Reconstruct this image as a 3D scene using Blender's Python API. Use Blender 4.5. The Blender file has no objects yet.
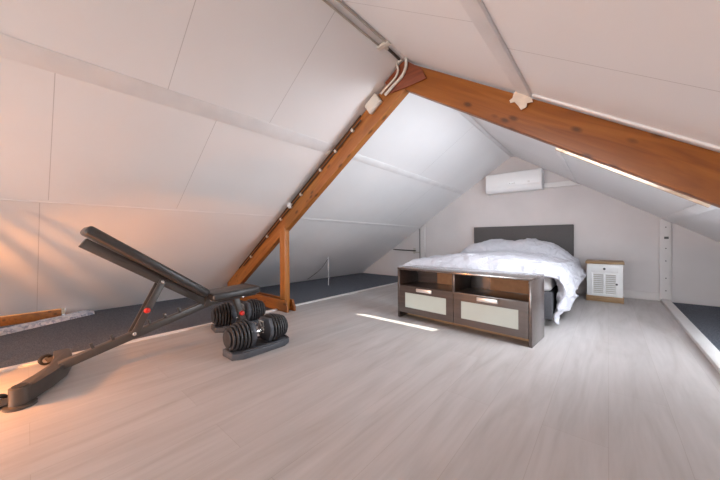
import bpy, bmesh, math, random
from mathutils import Vector, Matrix, noise
random.seed(7)
C = bpy.context.scene
COL = C.collection
PI = math.pi
R = math.radians

# ------------------------------------------------------------------ place constants (metres)
H = 0.84                      # camera height
XL, XR = -2.947, 0.511        # left / right edge of the plank floor
X0, ZR, S = -1.211, 2.210, 0.66   # ridge position, ridge height, roof slope
YB, YF = 5.342, -4.6          # back / front gable
YT = 1.96                     # front face of the truss
EAVE = 0.10

def sag(y): return .045 * min(1, max(0, (YB - y) / 3.3))     # the ridge falls slightly towards the back gable
def roofz(x, y=5.342): return ZR - S * abs(x - X0) + sag(y)

# ------------------------------------------------------------------ camera
f, yaw, pit, rol = 287.466, .712, -.006, -.008
cam = bpy.data.cameras.new('camera'); co = bpy.data.objects.new('camera', cam); COL.objects.link(co)
cam.sensor_fit = 'HORIZONTAL'; cam.sensor_width = 36; cam.lens = f / 720 * 36; cam.clip_start = .02
fw = Vector((-math.sin(yaw) * math.cos(pit), math.cos(yaw) * math.cos(pit), math.sin(pit)))
r0 = Vector((math.cos(yaw), math.sin(yaw), 0)); u0 = r0.cross(fw)
rr = r0 * math.cos(rol) + u0 * math.sin(rol); uu = -r0 * math.sin(rol) + u0 * math.cos(rol)
co.matrix_world = Matrix(((rr.x, uu.x, -fw.x, 0), (rr.y, uu.y, -fw.y, 0), (rr.z, uu.z, -fw.z, H), (0, 0, 0, 1)))
C.camera = co

# ------------------------------------------------------------------ world, sun, daylight
w = bpy.data.worlds.new('world'); C.world = w; w.use_nodes = True
w.node_tree.nodes['Background'].inputs[0].default_value = (.62, .78, 1, 1)
w.node_tree.nodes['Background'].inputs[1].default_value = 1.0
C.view_settings.view_transform = 'Standard'; C.view_settings.look = 'None'
C.view_settings.gamma = 1; C.view_settings.use_curve_mapping = False
C.view_settings.exposure = 0.13
C.cycles.diffuse_bounces = 8; C.cycles.max_bounces = 14

SUN = Vector((-1.267, .17, -1.0))
def lamp(name, kind, loc, direction, power, color, size=None, sizey=None, rad=None):
    l = bpy.data.lights.new(name, kind); o = bpy.data.objects.new(name, l); COL.objects.link(o)
    o.location = loc; l.energy = power; l.color = color
    if direction is not None: o.rotation_euler = Vector(direction).to_track_quat('-Z', 'Y').to_euler()
    if kind == 'AREA':
        l.shape = 'RECTANGLE'; l.size = size; l.size_y = sizey or size
    if rad is not None and kind != 'SUN': l.shadow_soft_size = rad
    return o
sun = lamp('sun', 'SUN', (3, 2, 5), SUN, 14, (1, .95, .86)); sun.data.angle = R(.6)
# daylight falling through the roof window beyond the truss (just under its blind)
d1 = lamp('roof_window_daylight', 'AREA', (.085 + .06, 2.54, roofz(.085, 2.57) + .10), (-.93, .30, -.30), 56, (.85, .91, 1), .66, .72)
d1.data.spread = R(155)
# added fill light in a made-up low window, far right slope, outside the frame on the right
d2 = lamp('low_fill_light', 'AREA', (1.2 + .05, 2.75, roofz(1.2, 2.75) + .08), (-1, .08, -.05), 40, (.86, .92, 1), .7, 1.0)
# added fill light in a made-up window on the near right slope, outside the frame
lamp('near_fill_light', 'AREA', (.62 + .045, -.25, roofz(.62, -.25) + .08), (-.75, .0, -.66), 2, (.95, .975, 1), .62, 1.0)
# added fill light at a made-up window in the front gable, behind the camera
lamp('front_fill_light', 'AREA', (-2.3, YF + .16, .48), (.18, 1, .16), 132, (.96, .98, 1), 1.8, .7)
# warm bulb beside the stair balusters, outside the frame on the left
lamp('stair_bulb', 'POINT', (-2.45, -.55, .34), None, 52, (1, .34, .07), rad=.035)

# ------------------------------------------------------------------ materials
def nodes(name):
    m = bpy.data.materials.new(name); m.use_nodes = True
    nt = m.node_tree; return m, nt, nt.nodes['Principled BSDF']
def N(nt, t, **kw):
    n = nt.nodes.new(t)
    for k, v in kw.items():
        if k in n.inputs: n.inputs[k].default_value = v
        else: setattr(n, k, v)
    return n
def L(nt, a, b): nt.links.new(a, b)
def coords(nt, scale=(1, 1, 1), rot=(0, 0, 0), pre=0):
    tc = nt.nodes.new('ShaderNodeTexCoord'); src = tc.outputs['Object']
    if pre:
        m0 = nt.nodes.new('ShaderNodeMapping'); m0.inputs['Rotation'].default_value = (0, pre, 0); nt.links.new(src, m0.inputs['Vector']); src = m0.outputs[0]
    mp = nt.nodes.new('ShaderNodeMapping')
    mp.inputs['Scale'].default_value = scale; mp.inputs['Rotation'].default_value = rot
    L(nt, src, mp.inputs['Vector']); return mp.outputs[0]
def rgba(c): return (*c, 1)
def mixc(nt, fac, a, b, blend='MIX'):
    n = nt.nodes.new('ShaderNodeMix'); n.data_type = 'RGBA'; n.blend_type = blend
    if isinstance(fac, (int, float)): n.inputs[0].default_value = fac
    else: L(nt, fac, n.inputs[0])
    for i, v in ((6, a), (7, b)):
        if isinstance(v, tuple): n.inputs[i].default_value = rgba(v)
        else: L(nt, v, n.inputs[i])
    return n.outputs[2]
def ramp(nt, src, stops):
    n = nt.nodes.new('ShaderNodeValToRGB'); e = n.color_ramp.elements
    while len(e) < len(stops): e.new(.5)
    for el, (p, c) in zip(e, stops): el.position = p; el.color = rgba(c)
    L(nt, src, n.inputs[0]); return n.outputs[0]
def math_(nt, op, a, b=None, clamp=False):
    n = nt.nodes.new('ShaderNodeMath'); n.operation = op; n.use_clamp = clamp
    for i, v in ((0, a), (1, b)):
        if v is None: continue
        if isinstance(v, (int, float)): n.inputs[i].default_value = v
        else: L(nt, v, n.inputs[i])
    return n.outputs[0]
def bump(nt, bs, h, strength, dist=.01):
    b = N(nt, 'ShaderNodeBump', Strength=strength, Distance=dist); L(nt, h, b.inputs['Height']); L(nt, b.outputs[0], bs.inputs['Normal'])

def plain(name, c, rough=.5, metal=0, var=.06, scale=6, bmp=0, spec=.5, coat=0):
    m, nt, b = nodes(name)
    n = N(nt, 'ShaderNodeTexNoise', Scale=scale, Detail=4); L(nt, coords(nt), n.inputs['Vector'])
    d = tuple(max(0, x * (1 - var * 2)) for x in c); e = tuple(min(1, x * (1 + var)) for x in c)
    L(nt, ramp(nt, n.outputs[0], [(.3, d), (.7, e)]), b.inputs['Base Color'])
    b.inputs['Roughness'].default_value = rough; b.inputs['Metallic'].default_value = metal
    b.inputs['Specular IOR Level'].default_value = spec
    if coat: b.inputs['Coat Weight'].default_value = coat; b.inputs['Coat Roughness'].default_value = .12
    if bmp: bump(nt, b, n.outputs[0], bmp)
    return m

def wood(name, c1, c2, c3, axis='X', rough=.5, knots=True, sc=1.0, coat=0, grain=.12, tilt=0):
    """long-grained wood, grain along a local axis"""
    m, nt, b = nodes(name)
    s = {'X': (.7, 9, 9), 'Y': (9, .7, 9), 'Z': (9, 9, .7)}[axis]
    v = coords(nt, tuple(k * sc for k in s), pre=tilt)
    n = N(nt, 'ShaderNodeTexNoise', Scale=2.2, Detail=6, Distortion=1.2); L(nt, v, n.inputs['Vector'])
    col = ramp(nt, n.outputs[0], [(.28, c1), (.5, c2), (.75, c3)])
    if knots:
        s2 = {'X': (6.5, 14, 14), 'Y': (14, 6.5, 14), 'Z': (14, 14, 6.5)}[axis]
        vo = N(nt, 'ShaderNodeTexVoronoi', Scale=1.0); L(nt, coords(nt, s2, pre=tilt), vo.inputs['Vector'])
        k = ramp(nt, vo.outputs['Distance'], [(.11, (1, 1, 1)), (.26, (0, 0, 0))])
        sel = N(nt, 'ShaderNodeSeparateColor'); L(nt, vo.outputs['Color'], sel.inputs[0]); k = math_(nt, 'MULTIPLY', k, math_(nt, 'GREATER_THAN', sel.outputs[0], .3))
        col = mixc(nt, math_(nt, 'MULTIPLY', k, .75), col, tuple(x * .28 for x in c1))
    L(nt, col, b.inputs['Base Color']); b.inputs['Roughness'].default_value = rough
    if coat: b.inputs['Coat Weight'].default_value = coat; b.inputs['Coat Roughness'].default_value = .2
    if grain: bump(nt, b, n.outputs[0], grain, .004)
    return m

def floor_mat():
    m, nt, b = nodes('pale_oak_planks')
    v = coords(nt, (1, 1, 1), (0, 0, PI / 2))
    br = N(nt, 'ShaderNodeTexBrick', Scale=1.0); br.offset = .37
    br.inputs['Brick Width'].default_value = 1.5; br.inputs['Row Height'].default_value = .225
    br.inputs['Mortar Size'].default_value = .0012; br.inputs['Mortar Smooth'].default_value = .3
    br.inputs['Color1'].default_value = rgba((.475, .445, .43)); br.inputs['Color2'].default_value = rgba((.505, .475, .46))
    br.inputs['Mortar'].default_value = rgba((.41, .375, .35))
    L(nt, v, br.inputs['Vector'])
    g = N(nt, 'ShaderNodeTexNoise', Scale=1.5, Detail=5, Distortion=1.4, Roughness=.55); L(nt, coords(nt, (4.6, .6, 1)), g.inputs['Vector'])
    gr = ramp(nt, g.outputs[0], [(.30, (.80, .78, .76)), (.46, (.96, .96, .96)), (.7, (1.12, 1.12, 1.13))])
    g2 = N(nt, 'ShaderNodeTexNoise', Scale=5, Detail=6); L(nt, coords(nt, (9, .6, 1)), g2.inputs['Vector'])
    gr2 = ramp(nt, g2.outputs[0], [(.3, (.9, .89, .88)), (.6, (1.03, 1.03, 1.03))])
    c = mixc(nt, .75, br.outputs['Color'], gr, 'MULTIPLY'); c = mixc(nt, .5, c, gr2, 'MULTIPLY')
    L(nt, c, b.inputs['Base Color']); b.inputs['Roughness'].default_value = .42
    b.inputs['Specular IOR Level'].default_value = .5
    bump(nt, b, g2.outputs[0], .06, .003)
    return m

def roof_mat(side):
    """white insulation boards; dark seams where boards meet"""
    m, nt, b = nodes('white_roof_board_' + side)
    tc = nt.nodes.new('ShaderNodeTexCoord'); sp = nt.nodes.new('ShaderNodeSeparateXYZ'); L(nt, tc.outputs['Object'], sp.inputs[0])
    def line(sock, at, wd):
        d = math_(nt, 'ABSOLUTE', math_(nt, 'SUBTRACT', sock, at)); return math_(nt, 'LESS_THAN', d, wd)
    def band(sock, lo, hi): return math_(nt, 'MULTIPLY', math_(nt, 'GREATER_THAN', sock, lo), math_(nt, 'LESS_THAN', sock, hi))
    if side == 'left':
        ls = [(.10, -2.93, -2.02), (.56, -2.0, X0), (1.24, -2.02, X0), (.88, -2.93, -2.02), (.06, -4.6, -2.95), (3.6, -2.0, X0), (4.2, -2.93, -2.0)]
    else:
        ls = [(1.22, X0, -.38), (1.40, -.38, .5), (2.0, -.3, .5), (4.3, X0, -.38)]
    tot = None
    for y, lo, hi in ls:
        q = math_(nt, 'MULTIPLY', line(sp.outputs['Y'], y, .0018), band(sp.outputs['X'], lo, hi))
        tot = q if tot is None else math_(nt, 'MAXIMUM', tot, q)
    n = N(nt, 'ShaderNodeTexNoise', Scale=1.3, Detail=3); L(nt, tc.outputs['Object'], n.inputs['Vector'])
    base = ramp(nt, n.outputs[0], [(.3, (.83, .825, .82)), (.7, (.87, .865, .86))])
    L(nt, mixc(nt, math_(nt, 'MULTIPLY', tot, .4), base, (.2, .17, .15)), b.inputs['Base Color'])
    b.inputs['Roughness'].default_value = .6
    n2 = N(nt, 'ShaderNodeTexNoise', Scale=2.2, Detail=2); L(nt, coords(nt, (1, .5, 1)), n2.inputs['Vector'])
    bump(nt, b, n2.outputs[0], .18, .05)
    return m

M = {}
M['floor'] = floor_mat()
M['roofL'] = roof_mat('left'); M['roofR'] = roof_mat('right')
M['wall'] = plain('warm_white_wall_paint', (.65, .61, .60), .8, var=.02, scale=3)
M['trim'] = plain('white_trim_paint', (.78, .765, .75), .5, var=.02)
M['trim_wall'] = plain('off_white_trim_paint', (.68, .645, .63), .5, var=.02)
M['batten'] = plain('white_batten', (.85, .845, .84), .6, var=.03)
M['carpet'] = plain('charcoal_carpet', (.15, .163, .19), .95, var=.3, scale=160, bmp=.5, spec=.1)
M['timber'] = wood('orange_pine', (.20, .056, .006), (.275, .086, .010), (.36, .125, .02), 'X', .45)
M['timberL'] = wood('lit_orange_pine_rafter', (.27, .082, .012), (.36, .125, .020), (.46, .175, .035), 'X', .45, tilt=math.atan(S))  # stronger light on the left rafter put into a paler colour
M['timberR'] = wood('shaded_orange_pine_rafter', (.20, .056, .006), (.275, .086, .010), (.36, .125, .02), 'X', .45, tilt=-math.atan(S))  # same pine, weaker light on the right rafter put into a darker colour
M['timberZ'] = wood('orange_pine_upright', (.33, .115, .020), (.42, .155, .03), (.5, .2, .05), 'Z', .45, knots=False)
M['ply'] = wood('red_brown_plywood', (.16, .035, .012), (.23, .055, .018), (.30, .08, .03), 'X', .55, knots=False)
M['pine'] = wood('light_pine_board', (.44, .29, .17), (.55, .42, .30), (.62, .50, .38), 'X', .5, knots=False)
M['espresso'] = wood('dark_brown_veneer', (.055, .040, .034), (.075, .055, .048), (.10, .075, .065), 'X', .28, knots=False, coat=.6)
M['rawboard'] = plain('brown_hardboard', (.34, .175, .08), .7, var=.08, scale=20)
M['espresso_gloss'] = wood('dark_brown_glossy_top', (.055, .040, .034), (.075, .055, .048), (.10, .075, .065), 'X', .09, knots=False, coat=1, grain=0)
for n_ in M['espresso_gloss'].node_tree.nodes:
    if n_.type == 'BSDF_PRINCIPLED': n_.inputs['Coat IOR'].default_value = 2.3
M['frost'] = plain('frosted_glass', (.53, .60, .56), .28, var=.02)
M['alu'] = plain('brushed_aluminium', (.72, .71, .69), .35, metal=.7, var=.03)
M['white'] = plain('white_lacquer', (.84, .84, .83), .4, var=.02)
M['plastic'] = plain('white_plastic', (.86, .86, .86), .35, var=.01)
M['pvc'] = plain('cream_pvc_pipe', (.70, .64, .56), .4, var=.03)
M['oak'] = wood('brown_oak_top', (.22, .12, .055), (.31, .19, .09), (.40, .26, .14), 'X', .5, knots=False, sc=2)
M['black'] = plain('black_knob', (.03, .03, .03), .35)
M['darkmetal'] = plain('dark_metal', (.09, .085, .08), .4, metal=.6)
M['greytube'] = plain('grey_painted_steel', (.085, .074, .066), .38, var=.06, metal=.2)
M['vinyl'] = plain('black_vinyl', (.040, .036, .034), .33, var=.1, scale=30, bmp=.05)
M['rubber'] = plain('black_rubber', (.022, .022, .024), .55)
M['plate'] = plain('black_weight_plate', (.035, .034, .036), .36, var=.1)
M['cradle'] = plain('slate_grey_plastic', (.075, .08, .092), .45, var=.05)
M['chrome'] = plain('chrome', (.75, .74, .72), .2, metal=1, var=.02)
M['red'] = plain('red_plastic', (.75, .03, .02), .35)
M['sheet'] = plain('white_cotton', (.58, .58, .625), .85, var=.03, scale=3)
def cotton():
    m, nt, b = nodes('white_cotton')
    v = coords(nt, (1, 1, 1)); n = N(nt, 'ShaderNodeTexNoise', Scale=9, Detail=5, Distortion=1.5); L(nt, v, n.inputs['Vector'])
    L(nt, ramp(nt, n.outputs[0], [(.3, (.57, .57, .615)), (.7, (.61, .61, .65))]), b.inputs['Base Color']); b.inputs['Roughness'].default_value = .9
    bump(nt, b, n.outputs[0], .75, .05); return m
M['sheet'] = cotton()
M['mattress'] = plain('white_mattress', (.70, .68, .68), .9, var=.03)
M['slatefabric'] = plain('charcoal_upholstery', (.075, .073, .080), .9, var=.15, scale=120, bmp=.3)
M['headfabric'] = plain('grey_brown_upholstery', (.088, .080, .078), .75, var=.08, scale=120, bmp=.2)
M['cable'] = plain('dark_brown_conduit', (.07, .04, .025), .5)
M['tape'] = plain('torn_beige_tape', (.75, .66, .55), .7, var=.08, scale=20)
M['conduit'] = plain('grey_beige_conduit', (.48, .44, .385), .45, var=.05)
M['eave'] = plain('dark_eave_felt', (.06, .045, .035), .9)
def foil():
    m, nt, b = nodes('blue_white_insulation')
    vo = N(nt, 'ShaderNodeTexVoronoi', Scale=55); L(nt, coords(nt), vo.inputs['Vector'])
    L(nt, ramp(nt, vo.outputs['Color'], [(.2, (.35, .42, .55)), (.6, (.75, .78, .84))]), b.inputs['Base Color'])
    b.inputs['Roughness'].default_value = .5; bump(nt, b, vo.outputs['Distance'], .6, .01); return m
M['foil'] = foil()
def louvre(): return M['white']
def glass():
    m = bpy.data.materials.new('window_glass'); m.use_nodes = True; nt = m.node_tree
    nt.nodes.remove(nt.nodes['Principled BSDF']); out = nt.nodes['Material Output']
    t = N(nt, 'ShaderNodeBsdfTransparent'); g = N(nt, 'ShaderNodeBsdfGlossy', Roughness=.02); fr = N(nt, 'ShaderNodeFresnel', IOR=1.45)
    mx = nt.nodes.new('ShaderNodeMixShader'); L(nt, fr.outputs[0], mx.inputs[0]); L(nt, t.outputs[0], mx.inputs[1]); L(nt, g.outputs[0], mx.inputs[2])
    L(nt, mx.outputs[0], out.inputs[0]); return m
M['glass'] = glass()

# ------------------------------------------------------------------ mesh builder
class MB:
    def __init__(s): s.bm = bmesh.new()
    def _add(s, verts, faces):
        vs = [s.bm.verts.new(v) for v in verts]
        for fc in faces:
            try: s.bm.faces.new([vs[i] for i in fc])
            except ValueError: pass
        return vs
    def box(s, lo, hi, rot=None, piv=None):
        x0, y0, z0 = lo; x1, y1, z1 = hi
        vs = [Vector(p) for p in ((x0, y0, z0), (x1, y0, z0), (x1, y1, z0), (x0, y1, z0), (x0, y0, z1), (x1, y0, z1), (x1, y1, z1), (x0, y1, z1))]
        if rot is not None:
            piv = Vector(piv or (0, 0, 0)); vs = [rot @ (v - piv) + piv for v in vs]
        return s._add(vs, [(0, 3, 2, 1), (4, 5, 6, 7), (0, 1, 5, 4), (1, 2, 6, 5), (2, 3, 7, 6), (3, 0, 4, 7)])
    def prism(s, poly, a, b, plane='XZ'):
        """extrude a 2-D polygon between a and b along the third axis"""
        n = len(poly)
        def P(p, t): return {'XZ': (p[0], t, p[1]), 'XY': (p[0], p[1], t), 'YZ': (t, p[0], p[1])}[plane]
        vs = [P(p, a) for p in poly] + [P(p, b) for p in poly]
        s._add(vs, [tuple(range(n))[::-1], tuple(range(n, 2 * n))] + [(i, (i + 1) % n, (i + 1) % n + n, i + n) for i in range(n)])
        return s
    def bar(s, a, b, wd, ht, up=(0, 0, 1)):
        a, b = Vector(a), Vector(b); d = (b - a).normalized(); up = Vector(up)
        sd = d.cross(up).normalized(); up = sd.cross(d)
        vs = []
        for p in (a, b):
            for i, j in ((-1, -1), (1, -1), (1, 1), (-1, 1)): vs.append(p + sd * i * wd / 2 + up * j * ht / 2)
        s._add(vs, [(3, 2, 1, 0), (4, 5, 6, 7), (0, 1, 5, 4), (1, 2, 6, 5), (2, 3, 7, 6), (3, 0, 4, 7)]); return s
    def tube(s, pts, r, n=10):
        pts = [Vector(p) for p in pts]; rings = []
        up = Vector((.12, .31, .94))
        for i, p in enumerate(pts):
            d = (pts[min(i + 1, len(pts) - 1)] - pts[max(i - 1, 0)]).normalized()
            a = d.cross(up).normalized(); b = a.cross(d)
            rings.append([s.bm.verts.new(p + (a * math.cos(2 * PI * k / n) + b * math.sin(2 * PI * k / n)) * r) for k in range(n)])
        for q, t in zip(rings, rings[1:]):
            for k in range(n): s.bm.faces.new((q[k], q[(k + 1) % n], t[(k + 1) % n], t[k]))
        s.bm.faces.new(rings[0][::-1]); s.bm.faces.new(rings[-1]); return s
    def lathe(s, prof, origin, axis, n=28):
        """prof: (distance along axis, radius)"""
        o = Vector(origin); ax = Vector(axis).normalized(); t = Vector((0, 0, 1)) if abs(ax.z) < .9 else Vector((1, 0, 0))
        a = ax.cross(t).normalized(); b = ax.cross(a); rings = []
        for h, r in prof:
            rings.append([s.bm.verts.new(o + ax * h + (a * math.cos(2 * PI * k / n) + b * math.sin(2 * PI * k / n)) * max(r, 1e-4)) for k in range(n)])
        for q, u in zip(rings, rings[1:]):
            for k in range(n): s.bm.faces.new((q[k], q[(k + 1) % n], u[(k + 1) % n], u[k]))
        s.bm.faces.new(rings[0][::-1]); s.bm.faces.new(rings[-1]); return s
    def cyl(s, a, b, r, n=20):
        a, b = Vector(a), Vector(b); return s.lathe([(0, r), ((b - a).length, r)], a, b - a, n)
    def build(s, name, mat, parent=None, bevel=0, smooth=False, segs=2):
        bmesh.ops.recalc_face_normals(s.bm, faces=s.bm.faces[:])
        if bevel:
            ed = [e for e in s.bm.edges if len(e.link_faces) == 2 and e.calc_face_angle(0) > R(30)]
            bmesh.ops.bevel(s.bm, geom=ed, offset=bevel, segments=segs, profile=.5, affect='EDGES', clamp_overlap=True)
        me = bpy.data.meshes.new(name); s.bm.to_mesh(me); s.bm.free()
        me.materials.append(mat)
        if smooth or bevel:
            for p in me.polygons: p.use_smooth = True
            if not smooth or smooth == 'auto':
                me.set_sharp_from_angle(angle=R(38))
        o = bpy.data.objects.new(name, me); COL.objects.link(o)
        if parent: o.parent = parent
        return o
def thing(name, label, cat, loc=(0, 0, 0), rz=0, group=None):
    o = bpy.data.objects.new(name, None); COL.objects.link(o); o.empty_display_size = .1
    o.location = loc; o.rotation_euler = (0, 0, rz); return tag(o, label, cat, group)
def tag(o, label, cat, group=None):
    o['label'] = label; o['category'] = cat
    if group: o['group'] = group
    return o
def struct(o): o['kind'] = 'structure'; return o
def copy_tree(o, parent=None):
    c = o.copy(); COL.objects.link(c)
    if parent: c.parent = parent
    for ch in list(o.children): copy_tree(ch, c)
    return c

# ================================================================== SETTING
b = MB(); b.box((XL, YF, -.06), (XR, YB, 0)); struct(b.build('floor', M['floor']))
b = MB(); b.box((-4.75, YF, -.06), (XL, YB, -.004)); struct(b.build('floor', M['carpet']))
b = MB(); b.box((XR + .08, YF, -.06), (2.3, YB, -.004)); struct(b.build('floor', M['carpet']))

# roof slopes: inner surface on the roof line, boards 6 cm thick
def hexa(b, bottom, top): return b._add(bottom + top, [(0, 3, 2, 1), (4, 5, 6, 7), (0, 1, 5, 4), (1, 2, 6, 5), (2, 3, 7, 6), (3, 0, 4, 7)])
def slope_piece(b, xa, xb, ya, yb, t=.06):
    ys = [ya] + [y for y in (2.042,) if ya < y < yb] + [yb]
    for p, q in zip(ys, ys[1:]):
        c = [(xa, p), (xb, p), (xb, q), (xa, q)]
        hexa(b, [(x, y, roofz(x, y)) for x, y in c], [(x, y, roofz(x, y) + t) for x, y in c])
b = MB()
slope_piece(b, X0, -4.46, YF, .27); slope_piece(b, X0, -4.62, .27, YB)
struct(b.build('ceiling', M['roofL']))
WINS = [(-.30, .47, 2.085, 3.13), (.36, .98, -.80, .30), (.85, 1.55, 2.2, 3.3)]      # roof window openings: beyond the truss, then two added ones for fill light
b = MB()
(WX0, WX1, WY0, WY1), (VX0, VX1, VY0, VY1), (UX0, UX1, UY0, UY1) = WINS
slope_piece(b, X0, 2.2, YF, VY0); slope_piece(b, X0, VX0, VY0, VY1); slope_piece(b, VX1, 2.2, VY0, VY1)
slope_piece(b, X0, 2.2, VY1, WY0); slope_piece(b, X0, .66, WY1, YB)
slope_piece(b, X0, WX0, WY0, WY1); slope_piece(b, WX1, .66, WY0, WY1)
slope_piece(b, .66, 2.2, WY0, UY0); slope_piece(b, .66, 2.2, UY1, YB); slope_piece(b, .66, UX0, UY0, UY1); slope_piece(b, UX1, 2.2, UY0, UY1)
struct(b.build('ceiling', M['roofR']))

# gables
def gable(y0, y1, name):
    b = MB(); b.prism([(-4.7, -.06), (2.25, -.06), (2.25, .06), (X0, ZR + .12), (-4.7, .06)], y0, y1, 'XZ')
    return struct(b.build(name, M['wall']))
gable(YB, YB + .1, 'wall_back'); gable(YF - .1, YF, 'wall_front')
b = MB(); b.box((-4.80, YF, -.06), (-4.74, YB, .3)); struct(b.build('wall_left', M['eave']))

# added unseen window in the front gable, holding the fill light
b = MB()
for lo, hi in (((-3.26, .07), (-1.34, .13)), ((-3.26, .83), (-1.34, .89)), ((-3.26, .13), (-3.20, .83)), ((-1.40, .13), (-1.34, .83)), ((-2.33, .13), (-2.27, .83))):
    b.box((lo[0], YF + .001, lo[1]), (hi[0], YF + .07, hi[1]))
wf = struct(b.build('window_1', M['trim'], bevel=.004))
b = MB(); b.box((-3.20, YF + .03, .13), (-1.40, YF + .036, .83)); b.build('glass_pane', M['glass'], wf)

# roof window: lining, frame, blind added to cut the sun to a strip, glass
nrm = Vector((S, 0, 1)).normalized(); along = Vector((1, 0, -S)).normalized()
def on_slope(x, y, h): return Vector((x, y, roofz(x, y))) + nrm * h
def slope_box(b, xa, xb, ya, yb, h0, h1):
    vs = [on_slope(x, y, h) for h in (h0, h1) for x, y in ((xa, ya), (xb, ya), (xb, yb), (xa, yb))]
    b._add(vs, [(0, 3, 2, 1), (4, 5, 6, 7), (0, 1, 5, 4), (1, 2, 6, 5), (2, 3, 7, 6), (3, 0, 4, 7)])
def roof_window(k, wx0, wx1, wy0, wy1):
    b = MB()
    slope_box(b, wx0, wx1, wy0 - .02, wy0, -.005, .2); slope_box(b, wx0, wx1, wy1, wy1 + .02, -.005, .2)
    slope_box(b, wx0 - .02, wx0, wy0 - .02, wy1 + .02, -.005, .2); slope_box(b, wx1, wx1 + .02, wy0 - .02, wy1 + .02, -.005, .2)
    o = struct(b.build('window_%d' % k, M['trim']))
    b = MB(); slope_box(b, wx0, wx1, wy0, wy1, .19, .196); b.build('glass_pane', M['glass'], o); return o
sw = roof_window(2, *WINS[0]); sn = roof_window(3, *WINS[1])  # window beyond the truss, then the added unseen near window
b = MB(); slope_box(b, VX0, VX1, VY0, VY1, .128, .132); b.build('sun_mask', M['trim'], sn)  # full sheet keeping the sun out of the added near window
su = roof_window(4, *WINS[2]); b = MB(); slope_box(b, UX0, UX1, UY0, UY1, .128, .132); b.build('sun_mask', M['trim'], su)  # added unseen low window, closed to the sun by a full sheet
# blind: added unseen sheet, its gap shaped to lay a sun strip on the floor
g = SUN / -SUN.z; hB = .13
def back(xf, yf):          # floor point -> point on blind plane against the sun
    k = hB * math.sqrt(1 + S * S)
    # (xf - g.x*h, yf - g.y*h, h) on z = ZR + k - S (x - X0)
    h = (ZR + sag(2.2) + k - S * (xf - X0)) / (1 - S * g.x)
    return Vector((xf - g.x * h, yf - g.y * h, h))
slit = [back(-2.13, 2.372), back(-1.20, 2.378), back(-1.17, 2.455), back(-2.04, 2.435)]
bm = bmesh.new()
out = [on_slope(WX0, WY0, hB), on_slope(WX1, WY0, hB), on_slope(WX1, WY1, hB), on_slope(WX0, WY1, hB)]
def loop(pts):
    vs = [bm.verts.new(p) for p in pts]; return [bm.edges.new((vs[i], vs[(i + 1) % len(vs)])) for i in range(len(vs))]
ed = loop(out) + loop(slit)
bmesh.ops.triangle_fill(bm, edges=ed, use_beauty=True, normal=nrm)
bb = MB(); bb.bm.free(); bb.bm = bm
bb.build('sun_mask', M['trim'], sw)
# pine architrave on the far side of the roof window, proud of the boards
b = MB(); slope_box(b, -.34, .56, WY1 + .0, WY1 + .028, -.042, -.001); struct(b.build('trim_1', M['pine'], bevel=.003))

# floor edge strips
b = MB(); b.box((XL - .045, YF, -.004), (XL, YB, .014)); struct(b.build('trim_2', M['trim'], bevel=.003))
b = MB(); b.box((XR, YF, -.004), (XR + .08, YB, .03)); struct(b.build('trim_3', M['trim'], bevel=.004))
# boards on the roof: purlin battens and ridge board
def batten(i, xa, xb, ya, yb, t=.012, mat=None):
    b = MB()
    vs = []
    sg = 1 if xa > X0 else -1
    nn = Vector((S * sg, 0, 1)).normalized()
    for h in (-t, -.0005):
        for x, y in ((xa, ya), (xb, ya), (xb, yb), (xa, yb)): vs.append(Vector((x, y, roofz(x, y))) + nn * h)
    b._add(vs, [(0, 3, 2, 1), (4, 5, 6, 7), (0, 1, 5, 4), (1, 2, 6, 5), (2, 3, 7, 6), (3, 0, 4, 7)])
    struct(b.build('trim_%d' % i, mat or M['batten'], bevel=.002))
batten(4, -2.085, -1.99, YF, YT, .005); batten(5, -2.07, -2.0, YT + .08, YB - .001, .004)
batten(6, -.405, -.335, YF, YT, .016); batten(7, -.40, -.345, WY1 + .03, YB - .001, .008)
batten(8, .525, .60, WY1 + .03, YB - .001, .010); batten(9, -2.985, -2.94, YT + .08, YB - .001, .004)
batten(10, -2.955, -2.945, YF, YT, .004)
for k, ya, yb, hw_ in ((11, YF, YT, .035), (12, YT + .09, YB - .001, .03)):
    b = MB(); za, zb = ZR + sag(ya), ZR + sag(yb)
    hexa(b, [(X0 - hw_, ya, za - .024), (X0 + hw_, ya, za - .024), (X0 + hw_, yb, zb - .024), (X0 - hw_, yb, zb - .024)],
         [(X0 - hw_ / 2, ya, za - .014), (X0 + hw_ / 2, ya, za - .014), (X0 + hw_ / 2, yb, zb - .014), (X0 - hw_ / 2, yb, zb - .014)])
    struct(b.build('trim_%d' % k, M['batten'], bevel=.002))
batten(16, -.33, 1.7, YT - .035, YT - .002, .012)
# posts and skirting on the back wall
b = MB(); b.prism([(XR - .012, 0.031), (XR + .095, .031), (XR + .095, roofz(XR + .095) - .012), (XR - .012, roofz(XR - .012) - .012)], YB - .03, YB - .001, 'XZ')
pr = struct(b.build('trim_13', M['trim_wall'], bevel=.003))
b = MB()
for z in (.14, .30, .52, .68, .95): b.cyl((XR + .045, YB - .034, z), (XR + .045, YB - .028, z), .007, 10)
b.build('screw', M['darkmetal'], pr)
b = MB(); b.prism([(XL, 0), (XL + .11, 0), (XL + .11, roofz(XL + .11) - .012), (XL, roofz(XL) - .012)], YB - .02, YB - .001, 'XZ'); struct(b.build('trim_14', M['trim_wall'], bevel=.003))
b = MB(); b.box((XL + .111, YB - .016, 0), (XR - .001, YB - .001, .10)); struct(b.build('baseboard_back', M['trim_wall'], bevel=.003))

# stair balusters behind the camera's left edge (they break up the warm bulb's light)
b = MB()
for k in range(10):
    y = -.19 - k * .08
    b.box((-2.83, y - .026, 0), (-2.80, y, .92))
b.box((-2.84, -.95, .92), (-2.79, -.18, .96)); struct(b.build('trim_15', M['trim']))

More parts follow.
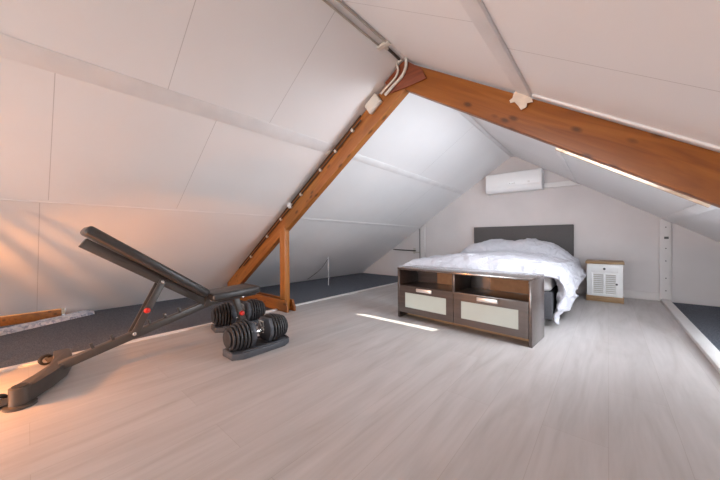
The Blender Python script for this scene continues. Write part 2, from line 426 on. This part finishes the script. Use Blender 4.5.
b = MB(); b.lathe([(0, .13), (.004, .13), (.05, .04), (.055, .02)], (-2.45, -.55, .42), (0, 0, 1), 24); b.cyl((-2.45, -.55, .474), (-2.80, -.55, .90), .006, 8); struct(b.build('trim_17', M['black'], smooth='auto'))  # added unseen shade disc, keeps the bulb's light off the upper roof
# ================================================================== TRUSS
def px_on(px_, py_, y):   # helper: attic coordinates on a plane of constant depth y
    d = fw + rr * (px_ - 360) / f - uu * (py_ - 240) / f; k = y / d.y; return Vector((d.x * k, y, H + d.z * k))
ZI = 2.011
TT = .068
t = thing('roof_truss', 'orange-brown pine A-frame truss with an upright post, spanning the attic under the roof', 'beam', (X0, YT, 0))
def lo_(x): return ZI - S * abs(x - X0)
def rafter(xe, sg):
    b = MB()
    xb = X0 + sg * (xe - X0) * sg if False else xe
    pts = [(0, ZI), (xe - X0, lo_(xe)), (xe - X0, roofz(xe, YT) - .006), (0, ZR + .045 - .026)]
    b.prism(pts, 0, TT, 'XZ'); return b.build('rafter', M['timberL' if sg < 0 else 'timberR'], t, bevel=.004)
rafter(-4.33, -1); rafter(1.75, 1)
px0, px1 = -2.935 - X0, -2.835 - X0
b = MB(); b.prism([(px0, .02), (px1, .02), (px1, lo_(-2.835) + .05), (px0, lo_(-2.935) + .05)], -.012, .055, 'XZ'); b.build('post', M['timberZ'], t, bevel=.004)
b = MB(); b.prism([(-4.1 - X0, .0), (-2.76 - X0, .0), (-2.76 - X0, .05), (-2.80 - X0, .13), (-4.1 - X0, .13)], -.040, -.013, 'XZ'); b.build('sole_board', M['timber'], t, bevel=.003)
b = MB(); b.prism([(-4.1 - X0, .0), (-2.76 - X0, .0), (-2.76 - X0, .05), (-2.80 - X0, .13), (-4.1 - X0, .13)], .056, .084, 'XZ'); b.build('sole_board', M['timber'], t, bevel=.003)
b = MB()
gp = [(p_.x, p_.z) for p_ in (px_on(q[0], q[1], YT - .016) for q in ((390, 93), (406, 87), (426, 78), (421, 68)))]
gp += [(X0 + .02, ZR + .045 - .03), (X0 - .02, ZR + .045 - .03), (gp[0][0] - .05, roofz(gp[0][0] - .05, YT) - .012)]
b.prism([(x - X0, z) for x, z in gp], -.016, -.001, 'XZ'); b.build('gusset_plate', M['ply'], t, bevel=.002)

# conduits, box, cable
zc = ZR + .045 - .036
for sg, lab in ((-1, 'grey-beige conduit along the ridge, left one of the parallel pair'), (1, 'grey-beige conduit along the ridge, right one of the parallel pair')):
    b = MB(); b.tube([(X0 + sg * .03, YF + .002, zc), (X0 + sg * .03, 1.0, zc), (X0 + sg * .03, 1.66, zc)], .0065)
    o = tag(b.build('conduit', M['conduit'], smooth='auto'), lab, 'pipe', 'ridge conduits')
b = MB(); b.box((X0 - .05, 1.66, zc - .012), (X0 + .05, 1.70, zc + .008)); b.box((X0 - .012, 1.69, zc - .01), (X0 + .012, 1.73, zc + .008))
t2 = tag(b.build('pipe_connector', M['pvc'], bevel=.003), 'pale pipe connector joining the ridge conduits in front of the truss', 'connector')
b = MB(); b.tube([(X0, 1.731, zc), (X0 - .002, 1.80, zc), (X0 - .004, 1.89, zc - .002)], .010)
tag(b.build('conduit', M['darkmetal'], smooth='auto'), 'short dark conduit between ridge connector and truss apex', 'pipe')
def curve(pts, n=8):
    pts = [Vector(p) for p in pts]; P = [pts[0]] + pts + [pts[-1]]; o = []
    for i in range(1, len(P) - 2):
        for k in range(n):
            s_ = k / n; a, b_, c, d = P[i - 1:i + 3]
            o.append(.5 * ((2 * b_) + (c - a) * s_ + (2 * a - 5 * b_ + 4 * c - d) * s_ ** 2 + (3 * b_ - a - 3 * c + d) * s_ ** 3))
    return o + [pts[-1]]
yp = YT - .03
def ppx(l, y): return [px_on(a, c, y) for a, c in l]
b = MB(); b.tube(curve(ppx([(398, 63), (405, 57), (406, 66), (402, 76), (393, 86), (385, 95)], yp)), .012)
c1 = tag(b.build('conduit', M['pvc'], smooth='auto'), 'cream pipe bending over the apex plate to the junction box, outer one', 'pipe')
b = MB(); b.tube(curve(ppx([(397, 64), (398, 71), (395, 78), (387, 87), (381, 94)], yp)), .009)
tag(b.build('conduit', M['pvc'], smooth='auto'), 'thinner cream pipe on the apex plate, inner one above the junction box', 'pipe')
ctr = px_on(373.5, 104, YT - .022); ang = math.atan(S)
t3 = thing('junction_box', 'cream junction box on the left rafter below the apex', 'box', ctr)
rot = Matrix.Rotation(ang * -1, 3, 'Y')
b = MB(); b.box((-.070, -.022, -.048), (.070, .021, .048), rot); b.build('box_body', M['pvc'], t3, bevel=.005)
b = MB(); b.box((-.063, -.027, -.041), (.063, -.0222, .041), rot); b.build('lid', M['pvc'], t3, bevel=.002)
# two dark conduits running down the rafter
def raf(x, dz, y): return Vector((x, y, roofz(x, YT) - dz))
for k, (dz, xe, lab) in enumerate(((.028, -3.93, 'dark conduit clipped along the top edge of the left rafter, upper one'), (.070, -3.80, 'dark conduit clipped along the left rafter, lower one with white clips'))):
    b = MB(); b.tube([raf(-1.66 - .2 * 0, dz, YT - .012), raf(-2.3, dz, YT - .012), raf(-3.0, dz, YT - .012), raf(xe, dz, YT - .012)], .007)
    tag(b.build('conduit', M['cable'], smooth='auto'), lab, 'pipe', None)
places = ['just below the junction box', 'second below the junction box', 'halfway down the rafter', 'above the round rafter cap', 'at the post head', 'below the post head', 'near the foot of the rafter']
for x, pl_ in zip((-1.76, -1.98, -2.2, -2.52, -2.9, -3.2, -3.6), places):
    p = raf(x, .070, YT - .014)
    b = MB(); b.box((p.x - .012, p.y - .012, p.z - .016), (p.x + .012, p.y + .013, p.z + .016), Matrix.Rotation(-ang, 3, 'Y'), p)
    tag(b.build('pipe_clip', M['pvc'], bevel=.003), 'small cream pipe clip on the left rafter, ' + pl_, 'clip', 'rafter pipe clips')
p = px_on(290, 205.5, YT - .012); b = MB(); b.lathe([(0, .034), (.02, .034), (.03, .026), (.033, .0)], (p.x, YT - .001, p.z), (0, -1, 0))
tag(b.build('round_cap', M['plastic'], smooth='auto'), 'round white junction cap on the left rafter above the post', 'cap')
p = px_on(329, 152, YT - .012); b = MB(); b.box((p.x - .03, YT - .034, p.z - .02), (p.x + .03, YT - .001, p.z + .02), Matrix.Rotation(-ang, 3, 'Y'), p)
tag(b.build('pipe_coupling', M['pvc'], bevel=.006), 'cream pipe coupling halfway up the left rafter', 'coupling')
# torn tape at the end of the right batten
poly = [px_on(*q, YT - .02) for q in ((516, 90.5), (531.5, 98), (533, 102), (527, 103), (526.5, 107), (521, 110), (518, 105.5), (514.5, 102), (510.5, 103), (509.5, 100.5), (512.5, 98), (513.5, 94.5))]
b = MB(); b.prism([(p.x, p.z) for p in poly], YT - .022, YT - .018, 'XZ')
tag(b.build('torn_tape', M['tape']), 'torn beige tape at the end of the right batten, stuck on the rafter', 'tape')

# ================================================================== BED
BX0, BX1, BY0 = -1.83, -.385, 3.13
bed = thing('bed', 'upholstered double bed with charcoal base and grey-brown headboard against the back wall', 'bed', ((BX0 + BX1) / 2, BY0, 0))
hw = (BX1 - BX0) / 2
b = MB(); b.box((-hw, YB - .085 - BY0, .05), (hw, YB - .018 - BY0, 1.02)); b.build('headboard', M['headfabric'], bed, bevel=.008)
b = MB(); b.box((-hw, .0, .075), (hw, YB - .09 - BY0, .33)); b.build('bed_base', M['slatefabric'], bed, bevel=.012)
b = MB(); b.box((-hw + .01, .01, .331), (hw - .01, YB - .095 - BY0, .49)); b.build('mattress', M['mattress'], bed, bevel=.035, segs=3)
for sx in (-1, 1):
    for y in (.10, 1.95):
        b = MB(); b.cyl((sx * (hw - .1), y, 0), (sx * (hw - .1), y, .077), .025); b.build('leg', M['black'], bed)

def duvet():
    bm = bmesh.new()
    NU, NV = 150, 120
    y0, y1 = BY0 - .045, YB - .10
    cx = (BX0 + BX1) / 2
    wt = hw + .05
    grid = []
    for j in range(NV + 1):
        v = j / NV
        row = []
        for i in range(NU + 1):
            u = i / NU
            y = y0 + (y1 - y0) * v
            # arc length across: left drop, top, right drop
            dl = .12; k_ = min(1, max(0, (v - .14) / .36)); k_ = k_ * k_ * (3 - 2 * k_)
            dr = .42 * (1 - k_) + .25 * k_ + .03 * math.sin(v * 23 + 1) + .015 * math.sin(v * 51)
            # the hem on the right is pulled back at the foot
            s_ = -(dl + wt) + u * (dl + dr + 2 * wt)
            rc = .07
            ztop = .53
            # pillows under the cover
            pz = 0
            ex = 0
            for c0 in (-.25, .28):
                ex = max(ex, max(0, 1 - abs((s_ - c0) / .42) ** 3.2) ** .7)
            ey = max(0, 1 - abs((v - .87) / .155) ** 2.4)
            pz = .175 * ex * ey ** .7
            crown = .095 * math.cos(s_ / wt * PI / 2) if abs(s_) < wt else 0
            if abs(s_) <= wt - rc: x = s_; z = ztop
            else:
                sg = 1 if s_ > 0 else -1; a = abs(s_) - (wt - rc)
                if a < rc * PI / 2:
                    th = a / rc; x = sg * (wt - rc + rc * math.sin(th)); z = ztop - rc + rc * math.cos(th)
                else:
                    dn = a - rc * PI / 2; x = sg * (wt + (.05 * min(1, dn / .1) * min(1, .3 + v * 3) - .16 * max(0, dn - .13) if sg > 0 else .25 * dn)); z = ztop - rc - dn
            p = Vector((cx + x - .13 * min(1, max(0, -s_ / wt)), y, z + crown + pz))
            if s_ > wt - .02:      # folds on the hanging side
                dn = max(0, s_ - wt + .02)
                p.x += .028 * min(1, dn / .2) * (math.sin(y * 17 + 2 * math.sin(y * 5)) + .5 * math.sin(y * 41 + dn * 8))
                p.y += dn * (.10 * max(0, 1 - v / .35))
                p.y += .03 * min(1, dn / .2) * math.sin(y * 23)
            q = Vector((s_ * 3.2, y * 3.2, 0))
            nz = noise.fractal(q, .9, 2.1, 5) * .020 + noise.fractal(q * 3.1 + Vector((7, 3, 0)), 1, 2, 3) * .007
            # sharp wrinkles
            wv = abs(noise.noise(Vector((s_ * 4 + y * 1.5, y * 4.5 - s_, 4.2)))); nz += .022 * (1 - min(1, wv * 5))
            nx = max(0, s_ - wt + .1) > 0
            if nx: p.x += nz * 1.5
            p.z += nz * (1 if not nx else .5)
            # fold line before the pillows
            p.z -= .03 * math.exp(-((v - .715 - .01 * math.sin(s_ * 6)) / .018) ** 2) * (1 if abs(s_) < wt else 0)
            if v < .10:            # rounded foot edge turned down
                k = (1 - v / .10); p.z -= (.05 + crown * 1.1) * k ** 1.6 * (1 if abs(s_) < wt else .0)
            p.z = max(p.z, .05)
            row.append(bm.verts.new(p))
        grid.append(row)
    for j in range(NV):
        for i in range(NU): bm.faces.new((grid[j][i], grid[j][i + 1], grid[j + 1][i + 1], grid[j + 1][i]))
    bmesh.ops.recalc_face_normals(bm, faces=bm.faces[:])
    me = bpy.data.meshes.new('duvet'); bm.to_mesh(me); bm.free(); me.materials.append(M['sheet'])
    for p in me.polygons: p.use_smooth = True
    o = bpy.data.objects.new('duvet', me); COL.objects.link(o)
    sm = o.modifiers.new('thickness', 'SOLIDIFY'); sm.thickness = .018; sm.offset = -1
    return tag(o, 'crumpled white duvet spread over the bed, hanging down its right side', 'duvet')
duvet()

# ================================================================== TV BENCH
W2, D2, H2 = .637, .35, .527
tv = thing('media_bench', 'dark brown low bench with two frosted-glass drawers standing at the foot of the bed', 'cabinet', (-1.070, 2.533, 0), -math.atan2(.103, 1.247))
b = MB(); b.box((-W2, 0, 0), (-W2 + .022, D2, H2 - .021)); b.build('side_panel', M['espresso'], tv, bevel=.0015)
b = MB(); b.box((W2 - .022, 0, 0), (W2, D2, H2 - .021)); b.build('side_panel', M['espresso'], tv, bevel=.0015)
b = MB(); b.box((-W2, -.003, H2 - .02), (W2, D2 + .003, H2)); b.build('top_board', M['espresso_gloss'], tv, bevel=.002)
b = MB(); b.box((-.011, .004, .345), (.011, D2 - .01, H2 - .021)); b.build('divider', M['espresso'], tv, bevel=.001)
b = MB(); b.box((-W2 + .0225, .004, .325), (W2 - .0225, D2 - .01, .344)); b.build('shelf', M['espresso'], tv, bevel=.001)
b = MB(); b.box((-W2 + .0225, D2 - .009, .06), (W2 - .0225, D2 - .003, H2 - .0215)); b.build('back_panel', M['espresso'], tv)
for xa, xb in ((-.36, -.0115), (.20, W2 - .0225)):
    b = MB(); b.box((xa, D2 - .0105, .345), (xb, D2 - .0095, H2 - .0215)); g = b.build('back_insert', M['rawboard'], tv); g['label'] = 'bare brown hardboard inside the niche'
b = MB(); b.box((-W2 + .0225, .14, .0), (W2 - .0225, .156, .062)); b.build('plinth', M['oak'], tv)
b = MB(); b.box((-W2 + .0225, .03, .063), (W2 - .0225, D2 - .012, .075)); b.build('bottom_board', M['espresso'], tv)
for cx in (-.3075, .3075):
    x0, x1, z0, z1 = cx - .305, cx + .305, .062, .338
    gx0, gx1, gz0, gz1 = cx - .235, cx + .235, .118, .272
    b = MB()
    b.box((x0, .0, z0), (gx0, .02, z1)); b.box((gx1, 0, z0), (x1, .02, z1)); b.box((gx0, 0, z0), (gx1, .02, gz0)); b.box((gx0, 0, gz1), (gx1, .02, z1))
    d = b.build('drawer', M['espresso'], tv)
    b = MB(); b.box((gx0 - .002, .005, gz0 - .002), (gx1 + .002, .012, gz1 + .002)); g = b.build('glass_panel', M['frost'], d); g['label'] = 'frosted pale green glass panel'
    b = MB(); b.box((cx - .085, -.018, .297), (cx + .085, -.0005, .330)); g = b.build('handle', M['alu'], d, bevel=.003); g['label'] = 'aluminium grip'
b = MB(); b.cyl((W2 - .022, .02, .49), (W2 - .0265, .02, .49), .008); b.build('cam_cover', M['alu'], tv)

# ================================================================== NIGHTSTAND
ns = thing('nightstand', 'small white nightstand with louvred door and brown wooden top, by the back wall', 'nightstand', (-.037, 4.82, 0))
nw, nd, nh = .185, .36, .515
b = MB(); b.box((-nw + .008, .012, .07), (nw - .008, nd, nh - .03)); b.build('body', M['white'], ns, bevel=.003)
b = MB(); b.box((-nw - .006, -.008, nh - .03), (nw + .006, nd + .004, nh)); b.build('top_board', M['oak'], ns, bevel=.003)
b = MB(); b.box((-nw, 0, 0), (nw, nd, .069)); b.build('plinth', M['oak'], ns, bevel=.003)
b = MB(); b.box((-.135, -.0005, .382), (.135, .0118, .472)); dr = b.build('drawer', M['white'], ns, bevel=.002)
b = MB(); b.lathe([(0, .006), (.012, .006), (.016, .014), (.024, .013), (.028, .0)], (0, -.001, .425), (0, -1, 0), 16); b.build('knob', M['black'], dr, smooth='auto')
b = MB()
b.box((-.135, 0, .085), (-.110, .0118, .372)); b.box((.110, 0, .085), (.135, .0118, .372)); b.box((-.110, 0, .085), (.110, .0118, .108)); b.box((-.110, 0, .349), (.110, .0118, .372)); b.box((-.012, 0, .108), (.012, .0118, .349))
do = b.build('door', M['white'], ns, bevel=.0015)
for k in range(9):
    z = .118 + k * .0255
    for a, c in ((-.109, -.0125), (.0125, .109)):
        b = MB(); b.box((a, .0005, z), (c, .0035, z + .019), Matrix.Rotation(R(28), 3, 'X'), (0, .003, z + .008)); b.build('louvre_slat', M['white'], do)
b = MB(); b.box((-.109, .0100, .109), (.109, .0116, .348)); b.build('slat_backing', M['conduit'], do)
b = MB(); b.lathe([(0, .005), (.010, .005), (.013, .012), (.020, .011), (.023, 0)], (.118, -.001, .235), (0, -1, 0), 16); b.build('knob', M['black'], do, smooth='auto')

# ================================================================== AIR CONDITIONER
AX0, AX1, AY = -1.577, -.765, 5.122
ac = thing('air_conditioner', 'white wall-mounted air conditioner high on the back gable above the bed', 'air conditioner', ((AX0 + AX1) / 2, YB - .002, 1.58))
aw = (AX1 - AX0) / 2; ad = YB - .002 - AY
b = MB(); b.prism([(0, 0), (-ad + .03, 0), (-ad, .045), (-ad, .29), (-ad + .02, .31), (0, .31)], -aw, aw, 'YZ'); b.build('body', M['plastic'], ac, bevel=.003)
b = MB(); b.box((-aw + .012, -ad - .006, .10), (aw - .012, -ad - .0005, .295)); b.build('front_panel', M['plastic'], ac, bevel=.002)
b = MB(); b.box((-aw + .03, -ad - .004, .058), (aw - .03, -ad - .0003, .088)); b.build('air_flap', M['plastic'], ac, bevel=.001)
b = MB()
for x in (-.03, .0, .03): b.box((x - .009, -ad - .0075, .118), (x + .009, -ad - .0062, .136))
g = b.build('display_mark', M['chrome'], ac)
b = MB(); b.box((.22, -ad - .0075, .112), (.25, -ad - .0062, .140)); b.build('indicator_panel', M['alu'], ac)
b = MB(); xa = AX1 + .002
b.prism([(xa, 1.60), (-.31, 1.60), (-.43, 1.675), (xa, 1.675)], YB - .06, YB - .001, 'XZ')
tag(b.build('pipe_trunking', M['trim'], bevel=.003), 'white pipe trunking on the back wall, right of the air conditioner', 'trunking')

# ================================================================== DUMBBELLS
def make_dumbbell():
    root = thing('adjustable_dumbbell', 'x', 'dumbbell')
    zc_ = .134
    b = MB(); b.cyl((0, -.0535, zc_), (0, .0535, zc_), .017); h = b.build('handle', M['chrome'], root, smooth='auto')
    for y in (-.0535, .0415):
        b = MB(); b.lathe([(0, .024), (.012, .024)], (0, y, zc_), (0, 1, 0)); b.build('collar', M['chrome'], root, smooth='auto')
    for sg in (-1, 1):
        b = MB(); b.prism([(-.06, .052), (.06, .052), (.095, .11), (.095, .165), (.06, .225), (-.06, .225), (-.095, .165), (-.095, .11)], sg * .054, sg * .088, 'XZ'); b.build('inner_housing', M['cradle'], root, bevel=.006)
        b = MB(); yy = sg * .042
        b.tube([(.016, yy, .160), (.03, yy - sg * .012, .205), (-.03, yy - sg * .012, .205), (-.016, yy, .160)], .006, 8); b.build('bracket', M['alu'], root, smooth='auto')
        for k in range(6):
            y = sg * (.0895 + k * .0235); r_ = (.112, .112, .107, .100, .092, .082)[k]; th = .0150
            b = MB(); n = 32; prof = []
            poly = []
            for q in range(n):
                a = 2 * PI * q / n; rx = r_; x = rx * math.cos(a); z = rx * math.sin(a)
                z = max(z, -.088); poly.append((x * .97, zc_ + z))
            b.prism(poly, y, y + sg * th, 'XZ'); b.build('weight_plate', M['plate'], root, bevel=.0045)
        y = sg * (.0895 + 6 * .0235)
        b = MB(); b.lathe([(0, .062), (.006, .060), (.010, .045)], (0, y, zc_), (0, sg, 0)); d = b.build('dial', M['plate'], root, smooth='auto')
        b = MB(); b.cyl((0, sg * .088, zc_), (0, y + sg * .001, zc_), .016); b.build('axle', M['darkmetal'], root)
    return root
def make_cradle():
    root = thing('dumbbell_cradle', 'x', 'cradle')
    def tray(hx, hy, c): return [(-hx, -hy + c), (-hx + c * .6, -hy), (hx - c * .6, -hy), (hx, -hy + c), (hx, hy - c), (hx - c * .6, hy), (-hx + c * .6, hy), (-hx, hy - c)]
    b = MB(); b.prism(tray(.115, .235, .07), 0, .044, 'XY'); b.build('base', M['cradle'], root, bevel=.005)
    for sx in (-1, 1):
        b = MB(); b.box((sx * .108 - .006, -.17, .0442), (sx * .108 - .0 if sx > 0 else -.100,   .17, .054)); b.build('side_wall', M['cradle'], root, bevel=.002)
    for sg in (-1, 1):
        b = MB(); b.prism([(-.085, .0442), (.085, .0442), (.055, .054), (-.055, .054)], sg * .222, sg * .232, 'XZ'); b.build('end_plate', M['cradle'], root, bevel=.003)
    b = MB(); b.box((-.07, -.045, .0442), (.07, .045, .050)); b.build('centre_block', M['rubber'], root, bevel=.004)
    return root
db = make_dumbbell(); cr = make_cradle()
D1, D2_ = (-2.035, 1.148, 0), (-2.70, 1.335, 0)
a1, a2 = R(0), R(-10)
db.location = (D1[0], D1[1], 0); db.rotation_euler.z = a1; cr.location = D1; cr.rotation_euler.z = a1
db['label'] = 'black adjustable dumbbell nearest the camera, in its own cradle on open floor'; db['group'] = 'adjustable dumbbells'
cr['label'] = 'slate-grey cradle on the open floor under the nearest dumbbell'; cr['group'] = 'dumbbell cradles'
d2 = copy_tree(db); d2.location = (D2_[0], D2_[1], 0); d2.rotation_euler.z = a2; d2['label'] = 'black adjustable dumbbell behind, under the seat of the weight bench'
c2 = copy_tree(cr); c2.location = D2_; c2.rotation_euler.z = a2; c2['label'] = 'slate-grey cradle of the dumbbell under the weight bench seat'

# ================================================================== WEIGHT BENCH
BXc = -2.50
wb = thing('weight_bench', 'adjustable black weight bench with inclined backrest, standing by the left carpet edge', 'weight bench', (BXc, 0, 0))
def pad(b_, a, c, wid, thick, up):
    """padded board from a to c (mid-line of underside), thickness along up"""
    a, c, up = Vector(a), Vector(c), Vector(up).normalized(); d = (c - a).normalized(); ln = (c - a).length
    prof = [(0, .0), (.3, 0), (1, 0)]
    vs = []
    for t_ in (0, ln):
        for x in (-wid / 2, wid / 2):
            for h in (0, thick): vs.append(a + d * t_ + Vector((x, 0, 0)) + up * h)
    b_._add(vs, [(0, 1, 3, 2), (4, 6, 7, 5), (0, 4, 5, 1), (2, 3, 7, 6), (0, 2, 6, 4), (1, 5, 7, 3)])
dirb = Vector((0, .965 - .235, .365 - .868)).normalized(); upb = Vector((0, -dirb.z, dirb.y)); upb = upb if upb.z > 0 else -upb
b = MB(); pad(b, (0, .218, .886), (0, .918, .382), .25, .062, upb); b.build('backrest_pad', M['vinyl'], wb, bevel=.022, segs=4)
b = MB(); pad(b, (0, .965, .338), (0, 1.375, .356), .27, .066, (0, -.05, 1)); b.build('seat_pad', M['vinyl'], wb, bevel=.022, segs=4)
A = Vector((0, .246, .856)); B = Vector((0, .965, .366))
b = MB(); b.bar(A - upb * .034, B - upb * .034, .06, .064, upb); b.build('backrest_frame', M['greytube'], wb, bevel=.004)
b = MB(); b.bar((0, .98, .325), (0, 1.38, .345), .06, .04); b.build('seat_frame', M['greytube'], wb, bevel=.004)
b = MB(); b.bar((0, .12, .085), (0, 1.0, .325), .05, .05); b.build('main_beam', M['greytube'], wb, bevel=.004)
for y in (.27, .37, .575, .67, .765):
    b = MB(); z = .085 + (y - .12) * .2727 + .025; b.box((-.012, y - .008, z - .004), (.012, y + .008, z + .034), Matrix.Rotation(R(18), 3, 'X'), (0, y, z))
    b.build('ladder_pin', M['darkmetal'], wb, bevel=.002)
st = MB(); st.bar((.037, .475, .19), (.037, .650, .545), .012, .045, (0, 1, 0)); st.bar((-.037, .475, .19), (-.037, .650, .545), .012, .045, (0, 1, 0)); st = st.build('support_strut', M['greytube'], wb, bevel=.002)
b = MB(); b.lathe([(0, .019), (.01, .019), (.022, .014), (.024, .0)], (.044, .548, .345), (1, 0, 0), 16); k = b.build('adjuster_knob', M['red'], st, smooth='auto'); k['label'] = 'red adjuster knob'
for (y, z) in ((.475, .197), (.645, .535), (.985, .345), (1.25, .33)):
    b = MB(); b.lathe([(0, .013), (.006, .013), (.010, .008)], (.0435 if y < .7 else .034, y, z), (1, 0, 0), 12); b.build('bolt', M['chrome'], wb, smooth='auto')
b = MB(); b.prism([(.93, .30), (1.04, .305), (1.02, .36), (.95, .385)], -.036, .036, 'YZ'); b.build('hinge_bracket', M['greytube'], wb, bevel=.003)
b = MB(); b.bar((0, 1.20, .325), (0, 1.285, .055), .05, .05, (0, 1, 0)); fl_ = b.build('front_leg', M['greytube'], wb, bevel=.004)
b = MB(); b.lathe([(0, .021), (.010, .021), (.024, .015), (.027, .0)], (.026, 1.245, .183), (1, 0, 0), 16); k = b.build('adjuster_knob', M['red'], fl_, smooth='auto'); k['label'] = 'red adjuster knob'
b = MB(); b.box((-.055, 1.27, .0), (.13, 1.315, .05)); b.build('front_foot', M['greytube'], wb, bevel=.006)
# bent rear foot with rollers
def P3(x, y, z): return (x - BXc, y, z)
ft = MB()
pts = [(-2.268, -.03), (-2.40, .055), (-2.52, .115), (-2.66, .145), (-2.83, .15)]
z0, z1 = .015, .098
def offs(i, wd):
    p = Vector(pts[i]); a = Vector(pts[max(0, i - 1)]); c = Vector(pts[min(len(pts) - 1, i + 1)]); d = (c - a).normalized(); n_ = Vector((-d.y, d.x)); return p + n_ * wd, p - n_ * wd
L_ = [offs(i, .042) for i in range(len(pts))]
poly = [q[0] for q in L_] + [q[1] for q in L_[::-1]]
ft.prism([(q.x - BXc, q.y) for q in poly], z0, z1, 'XY'); ft = ft.build('rear_foot', M['greytube'], wb, bevel=.006)
for (x, y) in pts[:1]:
    b = MB(); b.lathe([(0, .060), (.012, .060), (.016, .045), (.016, .040), (.098, .040), (.102, .034)], P3(x, y, 0), (0, 0, 1)); b.build('foot_cap', M['greytube'] , ft, smooth='auto')
    b = MB(); b.lathe([(0, .030), (.003, .030)], P3(x, y, .1021), (0, 0, 1)); b.build('cap_plug', M['rubber'], ft, smooth='auto')
for (x, y) in ((-2.31, -.10), (-2.885, .075)):
    b = MB(); b.lathe([(-.014, .022), (-.014, .032), (-.008, .036), (.008, .036), (.014, .032), (.014, .022)], P3(x, y, .036), (1, .25, 0)); wh = b.build('wheel', M['rubber'], ft, smooth='auto')
    b = MB(); b.lathe([(-.018, .010), (-.016, .020), (.016, .020), (.018, .010)], P3(x, y, .036), (1, .25, 0)); b.build('hub', M['chrome'], wh, smooth='auto')
    b = MB(); b.bar(P3(x + .028, y + .006, .036), P3(x + .05, y + .075, .05), .012, .03); b.build('wheel_fork', M['greytube'], ft)

# ================================================================== EAVES ITEMS
a, c = Vector((-4.07, -.20, 0)), Vector((-4.45, .50, 0))
b = MB(); n = 14
d = (c - a); sd = Vector((-d.y, d.x, 0)).normalized()
if sd.x > 0: sd = -sd
top = []
for i in range(n + 1):
    p = a - d * .4 + d * 1.4 * i / n; j = random.uniform(-.006, .006)
    top.append([p + Vector((0, 0, -.002)), p + Vector((0, 0, .035 + j)) + sd * .01, p + sd * .10 + Vector((0, 0, .045 + j)), p + sd * .10 + Vector((0, 0, -.002))])
vs = [v for q in top for v in q]
b._add(vs, [(0, 1, 2, 3), tuple(4 * n + k for k in (3, 2, 1, 0))] + [(4 * i + k, 4 * i + (k + 1) % 4, 4 * i + 4 + (k + 1) % 4, 4 * i + 4 + k) for i in range(n) for k in range(4)])
tag(b.build('insulation_strip', M['foil']), 'crinkled blue-white insulation strip on the carpet under the left eave', 'insulation')
b = MB(); b.box((-4.64, -.9, -.003), (-4.54, .24, .085)); tag(b.build('timber_plank', M['timber'], bevel=.004), 'brown timber plank behind the insulation strip at the left eave', 'plank')

px = (-3.825, 3.55)
b = MB(); b.tube([(px[0], px[1], -.003), (px[0] + .003, px[1], .25), (px[0], px[1], roofz(px[0], px[1]) - .003)], .006, 8)
tag(b.build('pole', M['plastic'], smooth='auto'), 'thin white upright rod on the carpet under the far left roof', 'rod')
b = MB(); b.tube(curve([(px[0] - .006, px[1] - .004, .47), (-4.0, px[1], .30), (-4.2, px[1], .17), (-4.42, px[1], .05)]), .004, 8)
tag(b.build('cable', M['cable'], smooth='auto'), 'thin dark cable sagging from the white rod to the left eave', 'cable')
hk = thing('wall_rail', 'dark horizontal rail with pale bracket on the back wall, left of the bed', 'rail', (-3.1, YB - .002, .57))
b = MB(); b.tube([(.06, -.035, 0), (-.2, -.035, .008), (-.50, -.035, .018)], .012, 10); b.build('bar', M['darkmetal'], hk, smooth='auto')
b = MB(); b.box((.0, -.034, -.06), (.035, -.001, .06)); b.box((.036, -.03, -.045), (.138, -.001, -.02)); b.build('bracket', M['conduit'], hk, bevel=.003)
b = MB(); b.tube([(XL - .012, YB - .012, .02), (XL - .012, YB - .012, .55), (XL - .012, YB - .012, roofz(XL - .012) - .03)], .007, 8)
tag(b.build('conduit', M['darkmetal'], smooth='auto'), 'thin grey upright pipe in the corner beside the white back-wall board', 'pipe')
b = MB(); b.box((XR + .03, YB - .042, .80), (XR + .07, YB - .0305, .83)); tag(b.build('hook', M['darkmetal'], bevel=.003), 'small dark catch on the white post of the right back wall', 'hook')
